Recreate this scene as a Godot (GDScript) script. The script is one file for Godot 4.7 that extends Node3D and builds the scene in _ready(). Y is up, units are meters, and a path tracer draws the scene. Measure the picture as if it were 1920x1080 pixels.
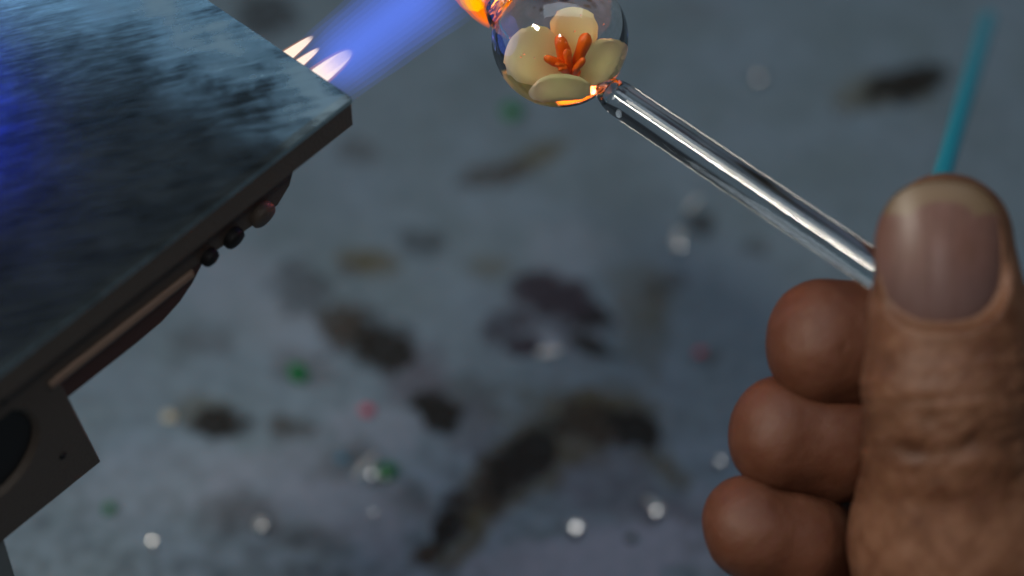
extends Node3D
# A glass bead with a flower inside, on a clear rod held in a hand, in the flame of a bench torch.

const K := 0.12 / 540.0          # tangent of one photo pixel (1920 x 1080) for this lens
const FOCUS := 0.340
var cam_at := Vector3(0, 0.367, 0.281)
var RX := Vector3(1, 0, 0)
var UP := Vector3.ZERO
var BK := Vector3.ZERO
var noise := FastNoiseLite.new()
var rng := RandomNumberGenerator.new()
var used := {}

# ------------------------------------------------------------------ mesh collector
class Mesher:
	var v := PackedVector3Array()
	var t := PackedVector2Array()
	var c := PackedColorArray()
	var i := PackedInt32Array()
	func add(p: Vector3, uv := Vector2.ZERO, col := Color.WHITE) -> int:
		v.append(p); t.append(uv); c.append(col)
		return v.size() - 1
	func tri(a: int, b: int, d: int) -> void:
		i.append(a); i.append(b); i.append(d)
	func quad(a: int, b: int, d: int, e: int) -> void:
		tri(a, b, d); tri(a, d, e)
	# a swept round body; radii per point; flat scales the second axis
	func tube(pts: Array, radii: Array, segs := 24, flat := 1.0, side := Vector3.ZERO, cols: Array = []) -> void:
		var n := pts.size()
		var first := v.size()
		var u := side
		var run := 0.0
		for k in n:
			var d: Vector3 = (pts[mini(k + 1, n - 1)] - pts[maxi(k - 1, 0)]).normalized()
			if u == Vector3.ZERO:
				u = d.cross(Vector3.UP) if absf(d.y) < 0.9 else d.cross(Vector3.RIGHT)
			u = (u - d * u.dot(d)).normalized()
			var w := d.cross(u)
			if k > 0:
				run += (pts[k] - pts[k - 1]).length()
			for s in segs:
				var a := TAU * s / segs
				add(pts[k] + (u * cos(a) + w * sin(a) * flat) * radii[k], Vector2(float(s) / segs, run), cols[k] if cols.size() else Color.WHITE)
		for k in n - 1:
			for s in segs:
				var a := first + k * segs + s
				var b := first + k * segs + (s + 1) % segs
				quad(a, b, b + segs, a + segs)
		var p0 := add(pts[0], Vector2.ZERO, cols[0] if cols.size() else Color.WHITE)
		var p1 := add(pts[n - 1], Vector2(0, run), cols[n - 1] if cols.size() else Color.WHITE)
		for s in segs:
			tri(p0, first + (s + 1) % segs, first + s)
			tri(p1, first + (n - 1) * segs + s, first + (n - 1) * segs + (s + 1) % segs)
	# a prism between two equal rings of points (a convex outline), hard edges
	func prism(ring0: Array, ring1: Array, uvs: Callable) -> void:
		var n := ring0.size()
		for k in n:
			var q := [ring0[k], ring0[(k + 1) % n], ring1[(k + 1) % n], ring1[k]]
			var at := []
			for p in q:
				at.append(add(p, uvs.call(p)))
			quad(at[0], at[1], at[2], at[3])
		for e in 2:
			var r := ring0 if e == 0 else ring1
			var at := []
			for p in r:
				at.append(add(p, uvs.call(p)))
			for k in range(1, n - 1):
				if e == 0:
					tri(at[0], at[k + 1], at[k])
				else:
					tri(at[0], at[k], at[k + 1])
	func mesh(origin: Vector3, closed := true, flat := false) -> ArrayMesh:
		var idx := i.duplicate()
		if closed:
			var vol := 0.0
			var o := v[0]
			for k in range(0, idx.size(), 3):
				vol += (v[idx[k]] - o).dot((v[idx[k + 1]] - o).cross(v[idx[k + 2]] - o))
			if vol < 0.0:
				for k in range(0, idx.size(), 3):
					var s := idx[k]; idx[k] = idx[k + 1]; idx[k + 1] = s
		var vv := v; var tt := t; var cc := c
		if flat:
			vv = PackedVector3Array(); tt = PackedVector2Array(); cc = PackedColorArray()
			for k in idx.size():
				vv.append(v[idx[k]]); tt.append(t[idx[k]]); cc.append(c[idx[k]])
				idx[k] = k
		var nn := PackedVector3Array()
		nn.resize(vv.size())
		for k in range(0, idx.size(), 3):
			var f := (vv[idx[k + 1]] - vv[idx[k]]).cross(vv[idx[k + 2]] - vv[idx[k]])
			for j in 3:
				nn[idx[k + j]] += f
		var out := PackedVector3Array()
		out.resize(vv.size())
		for k in vv.size():
			out[k] = vv[k] - origin
			nn[k] = nn[k].normalized() if nn[k].length_squared() > 0.0 else Vector3.UP
		for k in range(0, idx.size(), 3):
			var s := idx[k + 1]; idx[k + 1] = idx[k + 2]; idx[k + 2] = s
		var a := []
		a.resize(Mesh.ARRAY_MAX)
		a[Mesh.ARRAY_VERTEX] = out
		a[Mesh.ARRAY_NORMAL] = nn
		a[Mesh.ARRAY_TEX_UV] = tt
		a[Mesh.ARRAY_COLOR] = cc
		a[Mesh.ARRAY_INDEX] = idx
		var m := ArrayMesh.new()
		m.add_surface_from_arrays(Mesh.PRIMITIVE_TRIANGLES, a)
		return m

# ------------------------------------------------------------------ helpers
func P(x: float, y: float, d: float) -> Vector3:       # a point d metres in front of the lens plane
	return cam_at + (RX * (x - 960.0) * K + UP * (540.0 - y) * K - BK) * d

func on_bench(x: float, y: float, h := 0.0) -> Vector3:  # where a line of sight meets the bench top
	var r := RX * (x - 960.0) * K + UP * (540.0 - y) * K - BK
	return cam_at + r * ((h - cam_at.y) / r.y)

func numbered(called: String) -> String:
	var n: int = used.get(called, 0)
	used[called] = n + 1
	return called if n == 0 else "%s_%03d" % [called, n]

func tag(o: Node, label: String, category: String, group := "") -> void:
	o.set_meta("label", label)
	o.set_meta("category", category)
	if group:
		o.set_meta("group", group)

func thing(called: String, at: Vector3, label: String, category: String, group := "") -> Node3D:
	var o := Node3D.new()
	o.name = numbered(called)
	o.position = at
	add_child(o, true)
	tag(o, label, category, group)
	return o

# base is the world position of the thing that carries the part
func put(called: String, m: Mesh, mat: Material, parent: Node, at := Vector3.ZERO) -> MeshInstance3D:
	var o := MeshInstance3D.new()
	o.name = called
	o.mesh = m
	o.material_override = mat
	o.position = at
	parent.add_child(o, true)
	return o

func lin(r: float, g: float, b: float, a := 1.0) -> Color:
	var c := Color(r, g, b).linear_to_srgb()
	c.a = a
	return c

func mat(c: Color, rough := 0.6, metal := 0.0) -> StandardMaterial3D:
	var m := StandardMaterial3D.new()
	m.albedo_color = c
	m.roughness = rough
	m.metallic = metal
	return m

func glass(c := Color(1, 1, 1, 0)) -> StandardMaterial3D:
	var m := StandardMaterial3D.new()
	m.transparency = BaseMaterial3D.TRANSPARENCY_ALPHA
	m.albedo_color = c
	m.roughness = 0.0
	m.refraction_enabled = true
	m.refraction_scale = 0.05
	return m

func gas(c: Color) -> StandardMaterial3D:      # burning gas: gives off light, lets what is behind show through
	var m := StandardMaterial3D.new()
	m.shading_mode = BaseMaterial3D.SHADING_MODE_UNSHADED
	m.transparency = BaseMaterial3D.TRANSPARENCY_ALPHA
	m.cull_mode = BaseMaterial3D.CULL_DISABLED
	m.vertex_color_use_as_albedo = true
	m.albedo_color = c
	return m

func noise_tex(freq: float, seed_: int, size := 512, kind := FastNoiseLite.TYPE_SIMPLEX_SMOOTH) -> NoiseTexture2D:
	var n := FastNoiseLite.new()
	n.noise_type = kind
	n.seed = seed_
	n.frequency = freq
	n.fractal_octaves = 4
	var t := NoiseTexture2D.new()
	t.width = size
	t.height = size
	t.seamless = true
	t.noise = n
	return t

func lamp_area(called: String, at: Vector3, to: Vector3, size: Vector2, radiance: float, c: Color, along := Vector3.ZERO) -> void:
	var l := AreaLight3D.new()
	l.name = called
	l.area_size = size
	l.area_normalize_energy = true
	l.light_energy = radiance * size.x * size.y / PI
	l.light_color = c
	l.area_range = 4.0
	l.shadow_enabled = true
	add_child(l)
	var up := Vector3.UP if absf((to - at).normalized().y) < 0.95 else Vector3.BACK
	if along != Vector3.ZERO:
		up = along.cross(to - at)
	l.look_at_from_position(at, to, up)

func ss(a: float, b: float, x: float) -> float:
	return smoothstep(a, b, x)

# ------------------------------------------------------------------ scene
func _ready() -> void:
	rng.seed = 7
	noise.seed = 3
	noise.noise_type = FastNoiseLite.TYPE_SIMPLEX_SMOOTH
	noise.frequency = 1.0
	var pitch := deg_to_rad(51.0)
	UP = Vector3(0, cos(pitch), -sin(pitch))
	BK = Vector3(0, sin(pitch), cos(pitch))
	var cam := Camera3D.new()
	cam.name = "camera"
	add_child(cam)
	cam.transform = Transform3D(Basis(RX, UP, BK), cam_at)
	var lens := CameraAttributesPhysical.new()
	lens.frustum_focal_length = 100.0
	lens.frustum_focus_distance = FOCUS
	lens.frustum_near = 0.02
	lens.frustum_far = 20.0
	lens.exposure_aperture = 9.2
	cam.attributes = lens
	cam.fov = rad_to_deg(2.0 * atan(0.12))
	cam.near = 0.02
	cam.far = 20.0
	var we := WorldEnvironment.new()
	var e := Environment.new()
	e.background_mode = Environment.BG_COLOR
	e.background_color = lin(0.014, 0.018, 0.022)
	e.tonemap_mode = Environment.TONE_MAPPER_LINEAR
	e.tonemap_exposure = 1.0
	e.sdfgi_enabled = true
	e.ssao_enabled = true
	e.ssil_enabled = true
	we.environment = e
	add_child(we)
	# the strip lamp over the bench, the small lamp by the camera, then unseen lights added for the plate's sheen and the bench
	var tip := P(1142, 172, 0.3375)
	var grip := P(1640, 507, 0.3185)
	var axis := (grip - tip).normalized()
	var mid := (tip + grip) * 0.5
	var view := (cam_at - mid).normalized()
	var n0 := (view - axis * view.dot(axis)).normalized()
	var side := axis.cross(n0)
	if side.dot(UP) < 0.0:
		side = -side
	var nn := (n0 * cos(-0.036) + side * sin(-0.036)).normalized()
	var dir := (nn * 2.0 * nn.dot(view) - view).normalized()
	key_at = mid + dir * 0.75
	lamp_area("overhead_lamp", mid + dir * 0.75, mid, Vector2(0.17, 0.055), 108.0, Color(1.0, 0.97, 0.91), axis)
	lamp_area("camera_side_lamp", cam_at + BK * 0.06 + UP * 0.035, P(1050, 72, FOCUS), Vector2(0.036, 0.036), 40.0, Color(1, 1, 1))
	torch_axes()
	var hit := [Vector3.ZERO, Vector3.ZERO]
	var away := [Vector3.ZERO, Vector3.ZERO]
	for k in 2:        # where the torch's level top plate mirrors the two added lights, pale and blue
		hit[k] = on_bench([470.0, -90.0][k], [-150.0, 190.0][k], TF.y)
		away[k] = ((hit[k] - cam_at) * Vector3(1, -1, 1)).normalized()
	lamp_area("plate_sheen_light", hit[0] + away[0] * 0.95, hit[0], Vector2(0.34, 0.06), 1.9, Color(0.62, 0.83, 1.0))  # unseen light added to give the top plate its pale sheen
	lamp_area("blue_light", hit[1] + away[1] * 0.8, hit[1], Vector2(0.05, 0.07), 1.1, Color(0.01, 0.2, 1.0))  # unseen light added for the blue reflection at the plate's left
	lamp_area("bench_fill_light", Vector3(0.12, 1.2, -0.08), Vector3(0.12, 0.0, -0.08), Vector2(1.3, 0.45), 2.9, Color(0.88, 0.95, 1.0))  # broad overhead fill added to brighten the bench, no fixture behind it
	bench()
	torch()
	flame()
	bead(tip, grip)
	hand()
	teal_rod()
	debris()

# ------------------------------------------------------------------ the bench top with its burns and stains
const STAINS := [  # photo x, y, radius x, radius y, tilt in degrees, strength, tone (0 soot, 1 olive, 2 purple, 3 pale, 4 brown)
	[1045, 560, 62, 40, 20, 0.95, 2], [1000, 540, 45, 30, 0, 0.8, 2], [1095, 585, 42, 28, 35, 0.95, 0], [980, 650, 32, 18, -10, 0.95, 2], [1110, 650, 40, 16, 20, 0.95, 0],
	[945, 610, 50, 25, -30, 0.6, 2], [1040, 600, 95, 65, 10, 0.4, 5], [1020, 640, 30, 14, 0, 0.5, 3],
	[720, 650, 62, 36, 12, 0.95, 0], [640, 610, 45, 40, 30, 0.7, 4], [680, 630, 85, 55, 15, 0.5, 0], [560, 540, 60, 45, 35, 0.45, 0], [770, 710, 60, 45, 35, 0.5, 5],
	[822, 775, 46, 34, 30, 1.0, 0], [860, 740, 70, 40, 0, 0.35, 4], [800, 700, 60, 40, 45, 0.35, 5], [880, 800, 60, 45, 0, 0.35, 5],
	[1190, 800, 46, 36, 35, 1.1, 0], [1105, 790, 60, 38, 15, 0.85, 4], [1140, 770, 90, 34, 8, 0.6, 1],
	[985, 855, 70, 46, -35, 1.0, 0], [930, 905, 60, 45, -35, 0.8, 4], [880, 950, 60, 36, -45, 0.6, 1], [840, 985, 30, 32, 10, 1.0, 0], [855, 935, 26, 20, 0, 0.7, 0], [800, 1040, 30, 22, -30, 0.85, 4],
	[1010, 850, 150, 62, -38, 0.55, 1], [880, 1010, 75, 24, -50, 0.6, 1], [1100, 790, 150, 70, 0, 0.35, 1], [1250, 880, 55, 20, 40, 0.5, 1],
	[410, 790, 50, 28, 8, 0.9, 0], [380, 775, 60, 34, 0, 0.4, 1], [535, 800, 40, 22, 0, 0.55, 4], [560, 690, 60, 30, 20, 0.35, 4],
	[1690, 158, 66, 28, -8, 1.05, 0], [1730, 145, 40, 22, -8, 0.9, 0], [1650, 170, 80, 36, -6, 0.5, 1],
	[930, 325, 60, 24, -10, 0.6, 4], [1010, 290, 50, 22, -30, 0.55, 1], [670, 285, 40, 22, 0, 0.4, 4], [690, 490, 50, 24, 10, 0.6, 1], [660, 500, 26, 16, 0, 0.5, 4], [790, 455, 44, 24, 10, 0.45, 0], [915, 500, 34, 22, 0, 0.35, 1],
	[1315, 415, 30, 22, 0, 0.6, 0], [1250, 530, 40, 24, -20, 0.4, 4], [1200, 560, 60, 60, 0, 0.28, 1], [1215, 620, 40, 90, 5, 0.3, 1], [1415, 462, 20, 16, 0, 0.4, 4], [1320, 670, 24, 16, 0, 0.4, 4], [500, 25, 60, 40, 0, 0.6, 0], [1300, 20, 60, 20, 0, 0.15, 5],
	[500, 900, 140, 60, -20, 0.35, 3], [660, 960, 120, 60, 10, 0.4, 3], [700, 800, 90, 50, 0, 0.35, 3], [1150, 1035, 150, 60, -10, 0.75, 3], [980, 1060, 110, 40, 0, 0.5, 3], [1330, 1000, 90, 70, 10, 0.3, 3], [1290, 960, 60, 40, 0, 0.25, 5], [1130, 900, 120, 60, 20, 0.4, 5], [1240, 1000, 90, 60, 0, 0.35, 5], [560, 640, 80, 60, 30, 0.2, 3], [300, 900, 160, 70, -10, 0.2, 3],
	[460, 540, 120, 80, 10, 0.2, 3], [1060, 470, 80, 50, 0, 0.18, 3], [650, 860, 60, 30, -30, 0.35, 4], [450, 960, 70, 40, 0, 0.4, 4], [760, 930, 50, 30, 0, 0.35, 4], [560, 1000, 80, 30, 10, 0.3, 4], [380, 640, 60, 30, 10, 0.3, 4],
]
const BENCH_X := 0.36
const BENCH_Z := 0.32

func bench() -> void:
	var W := 900
	var H := 800
	var n2 := FastNoiseLite.new()
	n2.seed = 11
	n2.frequency = 1.0
	n2.fractal_octaves = 5
	var tones := [Vector3(0.014, 0.013, 0.012), Vector3(0.066, 0.056, 0.027), Vector3(0.030, 0.026, 0.034), Vector3(0.22, 0.25, 0.31), Vector3(0.034, 0.027, 0.02), Vector3(0.078, 0.074, 0.092)]
	# bench coordinates of every stain
	var st := []
	var order := STAINS.duplicate()
	order.sort_custom(func(p, q): return p[5] < q[5])     # faint washes lie under the dark burns
	for s in order:
		var c := on_bench(s[0], s[1])
		var a := deg_to_rad(s[4])
		var ex := on_bench(s[0] + cos(a) * s[2], s[1] + sin(a) * s[2]) - c
		var ey := on_bench(s[0] - sin(a) * s[3], s[1] + cos(a) * s[3]) - c
		var b := Transform2D(Vector2(ex.x, ex.z), Vector2(ey.x, ey.z), Vector2(c.x, c.z)).affine_inverse()
		var reach := (Vector2(ex.x, ex.z).length() + Vector2(ey.x, ey.z).length()) * 1.5
		st.append([b, Vector2(c.x, c.z), reach, s[5], s[6]])
	var px := PackedFloat32Array()
	px.resize(W * H * 3)
	for j in H:
		for i in W:
			var x := (float(i) / W - 0.5) * BENCH_X
			var z := (float(j) / H - 0.5) * BENCH_Z
			var g := n2.get_noise_2d(x * 40.0, z * 40.0)
			var f := n2.get_noise_2d(x * 190.0 + 50.0, z * 190.0)
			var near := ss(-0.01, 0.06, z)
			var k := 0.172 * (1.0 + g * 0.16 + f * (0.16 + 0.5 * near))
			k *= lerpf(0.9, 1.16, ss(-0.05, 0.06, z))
			var o := (j * W + i) * 3
			px[o] = k * 0.66
			px[o + 1] = k * 0.89
			px[o + 2] = k * (1.09 + 0.06 * g)
	for s in st:
		var c: Vector2 = s[1]
		var i0 := maxi(0, int(((c.x - s[2]) / BENCH_X + 0.5) * W))
		var i1 := mini(W - 1, int(((c.x + s[2]) / BENCH_X + 0.5) * W))
		var j0 := maxi(0, int(((c.y - s[2]) / BENCH_Z + 0.5) * H))
		var j1 := mini(H - 1, int(((c.y + s[2]) / BENCH_Z + 0.5) * H))
		var b: Transform2D = s[0]
		var tone: Vector3 = tones[s[4]]
		for j in range(j0, j1 + 1):
			for i in range(i0, i1 + 1):
				var q := Vector2((float(i) / W - 0.5) * BENCH_X, (float(j) / H - 0.5) * BENCH_Z)
				var l := (b * q).length() * (1.0 + 0.55 * n2.get_noise_2d(q.x * 130.0 + s[2] * 900.0, q.y * 130.0))
				var a: float = minf(1.0, s[3] * 1.25 * ss(1.35, 0.7, l) * (0.95 + 0.7 * n2.get_noise_2d(q.x * 330.0, q.y * 330.0)))
				if a <= 0.0:
					continue
				var o := (j * W + i) * 3
				px[o] = lerpf(px[o], tone.x, a)
				px[o + 1] = lerpf(px[o + 1], tone.y, a)
				px[o + 2] = lerpf(px[o + 2], tone.z, a)
	var im := Image.create(W, H, false, Image.FORMAT_RGB8)
	for j in H:
		for i in W:
			var o := (j * W + i) * 3
			im.set_pixel(i, j, Color(maxf(px[o], 0.0), maxf(px[o + 1], 0.0), maxf(px[o + 2], 0.0)).linear_to_srgb())
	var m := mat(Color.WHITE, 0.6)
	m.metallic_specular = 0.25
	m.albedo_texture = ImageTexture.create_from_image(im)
	m.heightmap_enabled = true
	m.heightmap_scale = 0.04
	m.heightmap_texture = noise_tex(0.03, 5)
	var q := Mesher.new()
	var hx := BENCH_X * 0.5
	var hz := BENCH_Z * 0.5
	var cells := 24
	for j in cells + 1:
		for i in cells + 1:
			var u := float(i) / cells
			var w := float(j) / cells
			q.add(Vector3((u * 2.0 - 1.0) * hx, 0.0, (w * 2.0 - 1.0) * hz), Vector2(u, w))
	for j in cells:
		for i in cells:
			var a := j * (cells + 1) + i
			q.quad(a, a + cells + 1, a + cells + 2, a + 1)
	# the rim and underside of the slab
	var r0 := [Vector3(-hx, 0, -hz), Vector3(hx, 0, -hz), Vector3(hx, 0, hz), Vector3(-hx, 0, hz)]
	for k in 4:
		var a: Vector3 = r0[k]
		var b: Vector3 = r0[(k + 1) % 4]
		var d := Vector3(0, -0.03, 0)
		var ids := []
		for p in [a, b, b + d, a + d]:
			ids.append(q.add(p, Vector2(p.x / BENCH_X + 0.5, p.z / BENCH_Z + 0.5)))
		q.quad(ids[0], ids[1], ids[2], ids[3])
	var u := []
	for p in r0:
		u.append(q.add(p + Vector3(0, -0.03, 0)))
	q.quad(u[0], u[1], u[2], u[3])
	var o := put("bench_top", q.mesh(Vector3.ZERO, false), m, self)
	o.set_meta("kind", "structure")
	o.set_meta("label", "grey workbench top with dark burns and stains under the torch and hand")

# ------------------------------------------------------------------ the bench torch
var TF := Vector3.ZERO    # front right top corner
var TB := Vector3.ZERO    # backwards
var TL := Vector3.ZERO    # to its left

func T(a: float, b: float, c: float) -> Vector3:    # millimetres in the torch's own axes: back, up, left
	return TF + (TB * a + Vector3.UP * b + TL * c) * 0.001

func torch_axes() -> void:
	TF = P(660, 183, 0.327)
	TB = Vector3(-0.665816, 0, 0.746116)
	TL = Vector3(-0.746116, 0, -0.665816)

func bar(q: Mesher, prof: Array, a0: float, a1: float) -> void:   # profile of (up, left) swept backwards
	var r0 := []
	var r1 := []
	for p in prof:
		r0.append(T(a0, p.x, p.y))
		r1.append(T(a1, p.x, p.y))
	q.prism(r0, r1, func(p): return Vector2((p - TF).dot(TB), (p - TF).dot(TL)) / 0.08)

func slab(q: Mesher, prof: Array, c0: float, c1: float, bev := 0.4) -> void:   # profile of (back, up) swept to the left, with chamfered rims
	var mid := Vector2.ZERO
	for p in prof:
		mid += p / prof.size()
	var rings := []
	for k in 4:
		var c: float = [c0, c0 + bev, c1 - bev, c1][k]
		var r := []
		for p in prof:
			var s: Vector2 = p
			if k == 0 or k == 3:
				s = p - (p - mid).normalized() * bev
			r.append(T(s.x, s.y, c))
		rings.append(r)
	var uv := func(p): return Vector2((p - TF).dot(TB), (p - TF).y) / 0.05
	var n := prof.size()
	for k in 3:
		for i in n:
			var at := []
			for p in [rings[k][i], rings[k][(i + 1) % n], rings[k + 1][(i + 1) % n], rings[k + 1][i]]:
				at.append(q.add(p, uv.call(p)))
			q.quad(at[0], at[1], at[2], at[3])
	var poly := PackedVector2Array(prof)
	var tris := Geometry2D.triangulate_polygon(poly)
	for e in 2:
		var at := []
		for p in rings[0 if e == 0 else 3]:
			at.append(q.add(p, uv.call(p)))
		for k in range(0, tris.size(), 3):
			if e == 0:
				q.tri(at[tris[k]], at[tris[k + 1]], at[tris[k + 2]])
			else:
				q.tri(at[tris[k]], at[tris[k + 2]], at[tris[k + 1]])

func metal_maps() -> Array:
	var W := 512
	var n1 := FastNoiseLite.new()
	n1.seed = 21
	n1.frequency = 1.0
	n1.fractal_octaves = 4
	var im := Image.create(W, W, false, Image.FORMAT_RGB8)
	var ro := Image.create(W, W, false, Image.FORMAT_L8)
	var dirv := Vector2(0.86, 0.5)
	var crs := Vector2(-0.5, 0.86)
	for j in W:
		for i in W:
			var p := Vector2(i, j) / W
			var s := n1.get_noise_2d(p.dot(dirv) * 4.0, p.dot(crs) * 44.0)
			var b := n1.get_noise_2d(p.x * 7.0 + 30.0, p.y * 7.0)
			var f := n1.get_noise_2d(p.dot(dirv) * 16.0, p.dot(crs) * 190.0 + 9.0)
			var front := ss(0.26, 0.02, p.x)     # pale scale burnt on near the jets
			var k := clampf(0.34 + 0.17 * s + 0.14 * b + 0.15 * f, 0.06, 0.8)
			var pale := clampf(front * (0.55 + 1.1 * b + 0.5 * s), 0.0, 1.0)
			var c := Color(k * 0.82, k * 0.95, k).lerp(Color(0.52, 0.63, 0.63), pale)
			im.set_pixel(i, j, c.linear_to_srgb())
			ro.set_pixel(i, j, Color.from_hsv(0, 0, clampf(0.125 - 0.03 * s + 0.22 * pale + 0.02 * f, 0.09, 0.6)))
	return [ImageTexture.create_from_image(im), ImageTexture.create_from_image(ro)]

func torch() -> void:
	torch_axes()
	var at := T(80, 0, 25)
	at.y = 0.0
	var o := thing("bench_torch", at, "metal bench torch with brushed blue-grey top plate and dark brown underside", "torch")
	var maps := metal_maps()
	var top := mat(Color.WHITE, 1.0, 0.97)
	top.albedo_texture = maps[0]
	top.roughness_texture = maps[1]
	top.heightmap_enabled = true
	top.heightmap_scale = 0.0004
	top.heightmap_texture = noise_tex(0.05, 8)
	var brown := mat(lin(0.13, 0.10, 0.078), 0.5, 0.1)
	brown.heightmap_enabled = true
	brown.heightmap_scale = 0.015
	brown.heightmap_texture = noise_tex(0.06, 9)
	brown.uv1_triplanar = true
	brown.uv1_scale = Vector3(60, 60, 60)
	var rust := brown.duplicate()
	rust.albedo_color = lin(0.10, 0.038, 0.026)
	var steel := mat(lin(0.40, 0.27, 0.20), 0.5, 0.3)
	var black := mat(lin(0.012, 0.011, 0.011), 0.6)
	var q := Mesher.new()
	bar(q, [Vector2(-0.12, 0.0), Vector2(0, 1.2), Vector2(0, 59), Vector2(-0.8, 60), Vector2(-1.0, 60), Vector2(-1.0, 0.0)], 0.0, 112.0)
	put("top_plate", q.mesh(at, true, true), top, o)
	q = Mesher.new()
	bar(q, [Vector2(-1.003, 0.1), Vector2(-1.003, 59.9), Vector2(-5.4, 59.9), Vector2(-5.8, 59.4), Vector2(-5.8, 0.6), Vector2(-5.4, 0.1)], 0.15, 111.8)
	put("plate_body", q.mesh(at, true, true), brown, o)
	q = Mesher.new()      # the manifold under the plate, with the jets' rounded front end
	slab(q, [Vector2(6.5, -5.803), Vector2(7.4, -9.5), Vector2(9.0, -13.2), Vector2(11.5, -15.2), Vector2(16.0, -15.4), Vector2(26.0, -14.4), Vector2(110, -14.0), Vector2(110, -5.803)], 4.0, 52.0)
	put("manifold", q.mesh(at, true, true), brown, o)
	q = Mesher.new()      # the curved lower body
	slab(q, [Vector2(24.0, -14.2), Vector2(25.2, -16.4), Vector2(27.3, -18.6), Vector2(30.0, -20.4), Vector2(33.5, -21.5), Vector2(38.0, -21.8), Vector2(100, -21.0), Vector2(100, -14.003)], 5.0, 50.0)
	put("lower_body", q.mesh(at, true, true), rust, o)
	q = Mesher.new()      # a thin rail along the joint
	q.tube([T(28.0, -15.2, 4.6), T(28.4, -15.2, 4.2), T(40, -15.1, 4.1), T(54, -15.0, 4.1)], [0.0003, 0.0008, 0.0008, 0.0008], 12)
	put("rail", q.mesh(at), steel, o)
	for k in 3:           # fittings on the right side of the manifold
		var a: float = [15.0, 20.6, 25.2][k]
		q = Mesher.new()
		var r: float = [0.0021, 0.0017, 0.0014][k]
		q.tube([T(a, -14.0, 6.0), T(a, -14.4, 3.4), T(a, -14.5, 3.0), T(a, -14.55, 2.75)], [r, r, r * 0.85, r * 0.4], 20)
		put("screw", q.mesh(at), brown if k == 0 else black, o)
	# the bracket: a thick plate with a round hole
	q = Mesher.new()
	var ctr := Vector2(65.0, -20.5)
	var hole := 7.4
	var rect := [Vector2(52.6, -13.0), Vector2(48.9, -38.0), Vector2(110, -37.6), Vector2(110, -6.5), Vector2(53.5, -6.5)]
	var angs := []
	for k in 64:
		angs.append(TAU * k / 64)
	for p in rect:
		angs.append(fposmod((p - ctr).angle(), TAU))
	angs.sort()
	var ring_o := []
	var ring_i := []
	for a in angs:
		var d := Vector2(cos(a), sin(a))
		var best := 1e9
		for k in rect.size():
			var hit = Geometry2D.segment_intersects_segment(ctr, ctr + d * 300.0, rect[k], rect[(k + 1) % rect.size()])
			if hit != null:
				best = minf(best, (hit - ctr).length())
		if best > 1e8:
			for p in rect:
				if absf(angle_difference((p - ctr).angle(), a)) < 0.001:
					best = (p - ctr).length()
		ring_o.append(ctr + d * best)
		ring_i.append(d)
	var n := angs.size()
	var steps := [[0, 1.2, 0.0], [0, 1.0, 0.5], [1, 1.0, 0.5]]
	var ro := []
	for k in n:
		var fo: Vector2 = ring_o[k]
		var fi: Vector2 = fo + (ctr - fo).normalized() * 0.5
		var d: Vector2 = ring_i[k]
		ro.append([T(fo.x, fo.y, 50.0), T(fo.x, fo.y, 4.3), T(fi.x, fi.y, 3.9), T(ctr.x + d.x * (hole + 0.7), ctr.y + d.y * (hole + 0.7), 3.9), T(ctr.x + d.x * hole, ctr.y + d.y * hole, 4.6), T(ctr.x + d.x * hole, ctr.y + d.y * hole, 22.0)])
	for k in n:
		var a: Array = ro[k]
		var b: Array = ro[(k + 1) % n]
		for s in 5:
			var ids := []
			for p in [a[s], b[s], b[s + 1], a[s + 1]]:
				ids.append(q.add(p))
			q.quad(ids[0], ids[1], ids[2], ids[3])
	for e in [[0, 50.0], [5, 22.0]]:
		for k in n:
			q.tri(q.add(ro[k][e[0]]), q.add(ro[(k + 1) % n][e[0]]), q.add(T(ctr.x, ctr.y, e[1])))
	put("bracket", q.mesh(at, false, true), brown, o)
	for p in [Vector2(54.7, -30.2), Vector2(61.2, -11.0)]:
		q = Mesher.new()
		q.tube([T(p.x, p.y, 4.2), T(p.x, p.y, 3.75), T(p.x, p.y, 3.6)], [0.0006, 0.0006, 0.0003], 12)
		put("rivet", q.mesh(at), black, o)
	q = Mesher.new()
	q.tube([T(ctr.x, ctr.y, 4.8), T(ctr.x, ctr.y, 4.81), T(ctr.x, ctr.y, 21.9)], [0.0072, 0.00735, 0.00735], 48)
	put("hole_shade_plug", q.mesh(at), black, o)  # black plug filling the hole, its colour stands in for the shade inside
	# the post down to the bench and its foot
	q = Mesher.new()
	q.tube([T(88, -37.0, 26), T(88, -60, 26), T(88, -TF.y * 1000.0 + 6.5, 26)], [0.008, 0.008, 0.008], 28)
	put("post", q.mesh(at), brown, o)
	q = Mesher.new()
	q.tube([T(88, -TF.y * 1000.0 + 6.5, 26), T(88, -TF.y * 1000.0 + 6.0, 26), T(88, -TF.y * 1000.0 + 1.0, 26), T(88, -TF.y * 1000.0 + 0.1, 26)], [0.018, 0.022, 0.024, 0.024], 40)
	put("foot", q.mesh(at), brown, o)
	q = Mesher.new()      # pale side strip of the stand
	slab(q, [Vector2(66.5, -37.7), Vector2(73.0, -37.7), Vector2(73.0, -88.0), Vector2(66.5, -88.0)], 4.2, 7.0)
	put("stand_strip", q.mesh(at, true, true), mat(lin(0.2, 0.22, 0.22), 0.6), o)
	# the jets in the front face
	for k in 9:
		q = Mesher.new()
		var c := [8.4, 12.2, 14.5, 20.0, 26.0, 32.0, 38.0, 44.0, 50.0][k] as float
		q.tube([T(1.0, -3.0, c), T(-0.5, -3.0, c), T(-0.9, -3.0, c), T(-0.9, -3.0, c), T(0.5, -3.0, c)], [0.0016, 0.0016, 0.0014, 0.0009, 0.0008], 18)
		put("jet", q.mesh(at), steel, o)

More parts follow.
